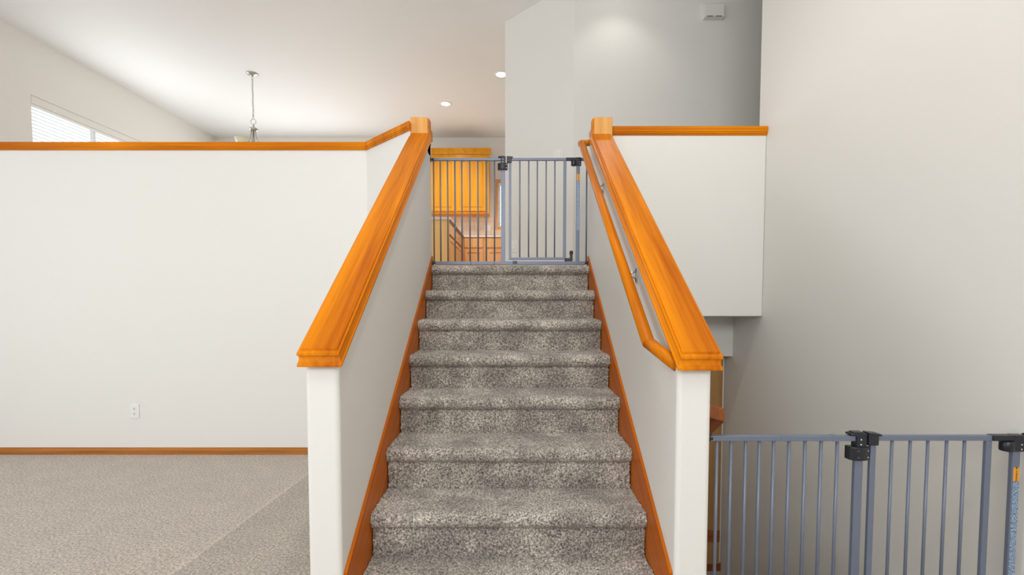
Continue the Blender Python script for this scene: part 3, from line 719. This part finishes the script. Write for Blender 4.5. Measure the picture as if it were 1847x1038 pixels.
# ------------------------------------------------------------------ kitchen
def door_panel(parent, mat, axis, face, u0, u1, z0, z1, arch=False, sgn=-1, name='door'):
    """framed raised-panel door; axis 1: faces -y at y=face ; axis 0: faces +x at x=face"""
    fr = 0.055
    def bx(g, a, b, c, d, p, q):
        if axis == 1: g.box(a, b, face-q, face-p, c, d)
        else: g.box(face+p, face+q, a, b, c, d)
    g = G(); bx(g, u0, u0+fr, z0, z1, 0, 0.020); bx(g, u1-fr, u1, z0, z1, 0, 0.020); bx(g, u0+fr, u1-fr, z0, z0+fr, 0, 0.020)
    if arch:
        n = 12; poly = [(u1-fr, z1), (u0+fr, z1)]
        for k in range(n+1):
            q = k/n; poly.append((u0+fr+(u1-u0-2*fr)*q, z1-fr-0.045+0.045*math.sin(math.pi*q)))
        if axis == 1: g.prism(poly, 1, face-0.020, face)
        else: g.prism(poly, 0, face, face+0.020)
    else: bx(g, u0+fr, u1-fr, z1-fr, z1, 0, 0.020)
    d = g.out(name, mat, parent)
    g = G(); bx(g, u0+fr-0.002, u1-fr+0.002, z0+fr-0.002, z1-fr+0.002, 0, 0.008); g.out('recess', M_DARKW if False else mat, d)
    g = G(); top = z1-fr-(0.05 if arch else 0.022); bx(g, u0+fr+0.022, u1-fr-0.022, z0+fr+0.022, top, 0.007, 0.016); o = g.out('raised_panel', mat, d)
    return d
yu = 8.75   # upper cabinet carcass front
uc = thing('wall_cabinet', (-1.0, yu+0.2, 2.86), 'bright honey maple wall cabinet with two arched doors, behind the upper gate', 'cabinet')
G().box(-1.62, -0.415, yu, YB, 2.86, 3.92).out('carcass', M_KUP, uc)
door_panel(uc, M_KUP, 1, yu, -1.585, -1.022, 2.885, 3.86, True)
door_panel(uc, M_KUP, 1, yu, -1.002, -0.445, 2.885, 3.86, True)
cr = [(yu+0.02, 3.915), (yu-0.02, 3.915), (yu-0.03, 3.945), (yu-0.055, 3.985), (yu-0.065, 4.01), (yu+0.02, 4.01)]
o = G().prism(cr, 0, -1.66, -0.365).out('crown_moulding', M_KUP, uc)
G().box(-1.62, -0.410, yu-0.018, yu+0.02, 2.835, 2.862, 0.003).out('light_rail', M_WX, uc)
structure(G().box(-2.6, 1.4, YB-0.012, YB, 2.405, 2.86-0.28+0.075).out('trim_2', M_TILE), 'beige tile backsplash behind the kitchen counter', 'backsplash')
structure(G().box(-2.6, W2[0]-0.062, YB-0.012, YB, 2.655, 2.86).out('trim_3', M_TILE), 'beige tile backsplash beneath the wall cabinet', 'backsplash')
yl = 8.45
def base_unit(x0, x1, label):
    t = thing('base_cabinet', ((x0+x1)/2, yl+0.3, ZU), label, 'cabinet')
    G().box(x0, x1, yl, YB-0.015, ZU, 2.365).out('carcass', M_KLO, t)
    d = G().box(x0+0.03, x1-0.03, yl-0.018, yl, 2.185, 2.345, 0.004).out('drawer', M_KLO, t)
    door_panel(t, M_KLO, 1, yl, x0+0.03, x1-0.03, ZU+0.12, 2.155)
base_unit(-0.865, -0.470, 'narrow maple base cabinet at the far counter, beside the peninsula')
base_unit(-0.470, 0.10, 'wider maple base cabinet at the far counter, under the window')
base_unit(0.10, 0.70, 'maple base cabinet hidden behind the angled wall corner')
pn = thing('peninsula_cabinet', (-1.2, 7.5, ZU), 'maple peninsula cabinet with a plain end panel, left behind the upper gate', 'cabinet')
G().box(-1.50, -0.880, 6.62, yl+0.01, ZU, 2.365).out('carcass', M_KLO, pn)
o = G().box(-1.52, -0.862, 6.60, 6.62, ZU, 2.366, 0.002).out('end_panel', M_PANEL, pn); tag(o, 'plain yellow maple end panel')
for a, b in ((6.68, 7.22), (7.26, 7.80), (7.84, 8.38)):
    G().box(-0.880, -0.862, a, b, 2.185, 2.345, 0.004).out('drawer', M_KLO, pn)
    door_panel(pn, M_KLO, 0, -0.880, a, b, ZU+0.12, 2.150)
    G().box(-0.8815, -0.8795, a-0.03, b+0.03, 2.152, 2.183).out('gap', M_DARKW, pn)
ct = thing('countertop', (-0.6, 8.6, 2.366), 'pale beige kitchen countertop turning along the peninsula', 'countertop')
G().prism([(-1.54, 6.585), (-0.845, 6.585), (-0.845, yl-0.025), (0.72, yl-0.025), (0.72, YB-0.013), (-1.54, YB-0.013)], 2, 2.368, 2.405).out('slab', M_COUNTER, ct)
G().prism([(-0.8449, 6.60), (-0.8449, yl-0.03), (-0.8405, yl-0.03), (-0.8405, 6.60)], 2, 2.368, 2.384).out('edge_strip', M_DARKW, ct)
plate('wall_outlet', (-0.455, YB-0.012, 2.635), 0, 0.118, 0.118, 'square white double outlet plate on the kitchen tile', 'outlet', [('socket', -0.04, -0.01, -0.008, -0.03, 0.03, M_WHITE), ('socket', 0.01, 0.04, -0.008, -0.03, 0.03, M_WHITE)])
plate('wall_outlet', (-0.98, YB-0.012, 2.60), 0, 0.075, 0.118, 'narrow white outlet on the kitchen tile beside the peninsula', 'outlet', [('socket', -0.016, 0.016, -0.008, -0.03, 0.03, M_WHITE)])

bpy.context.view_layer.update()
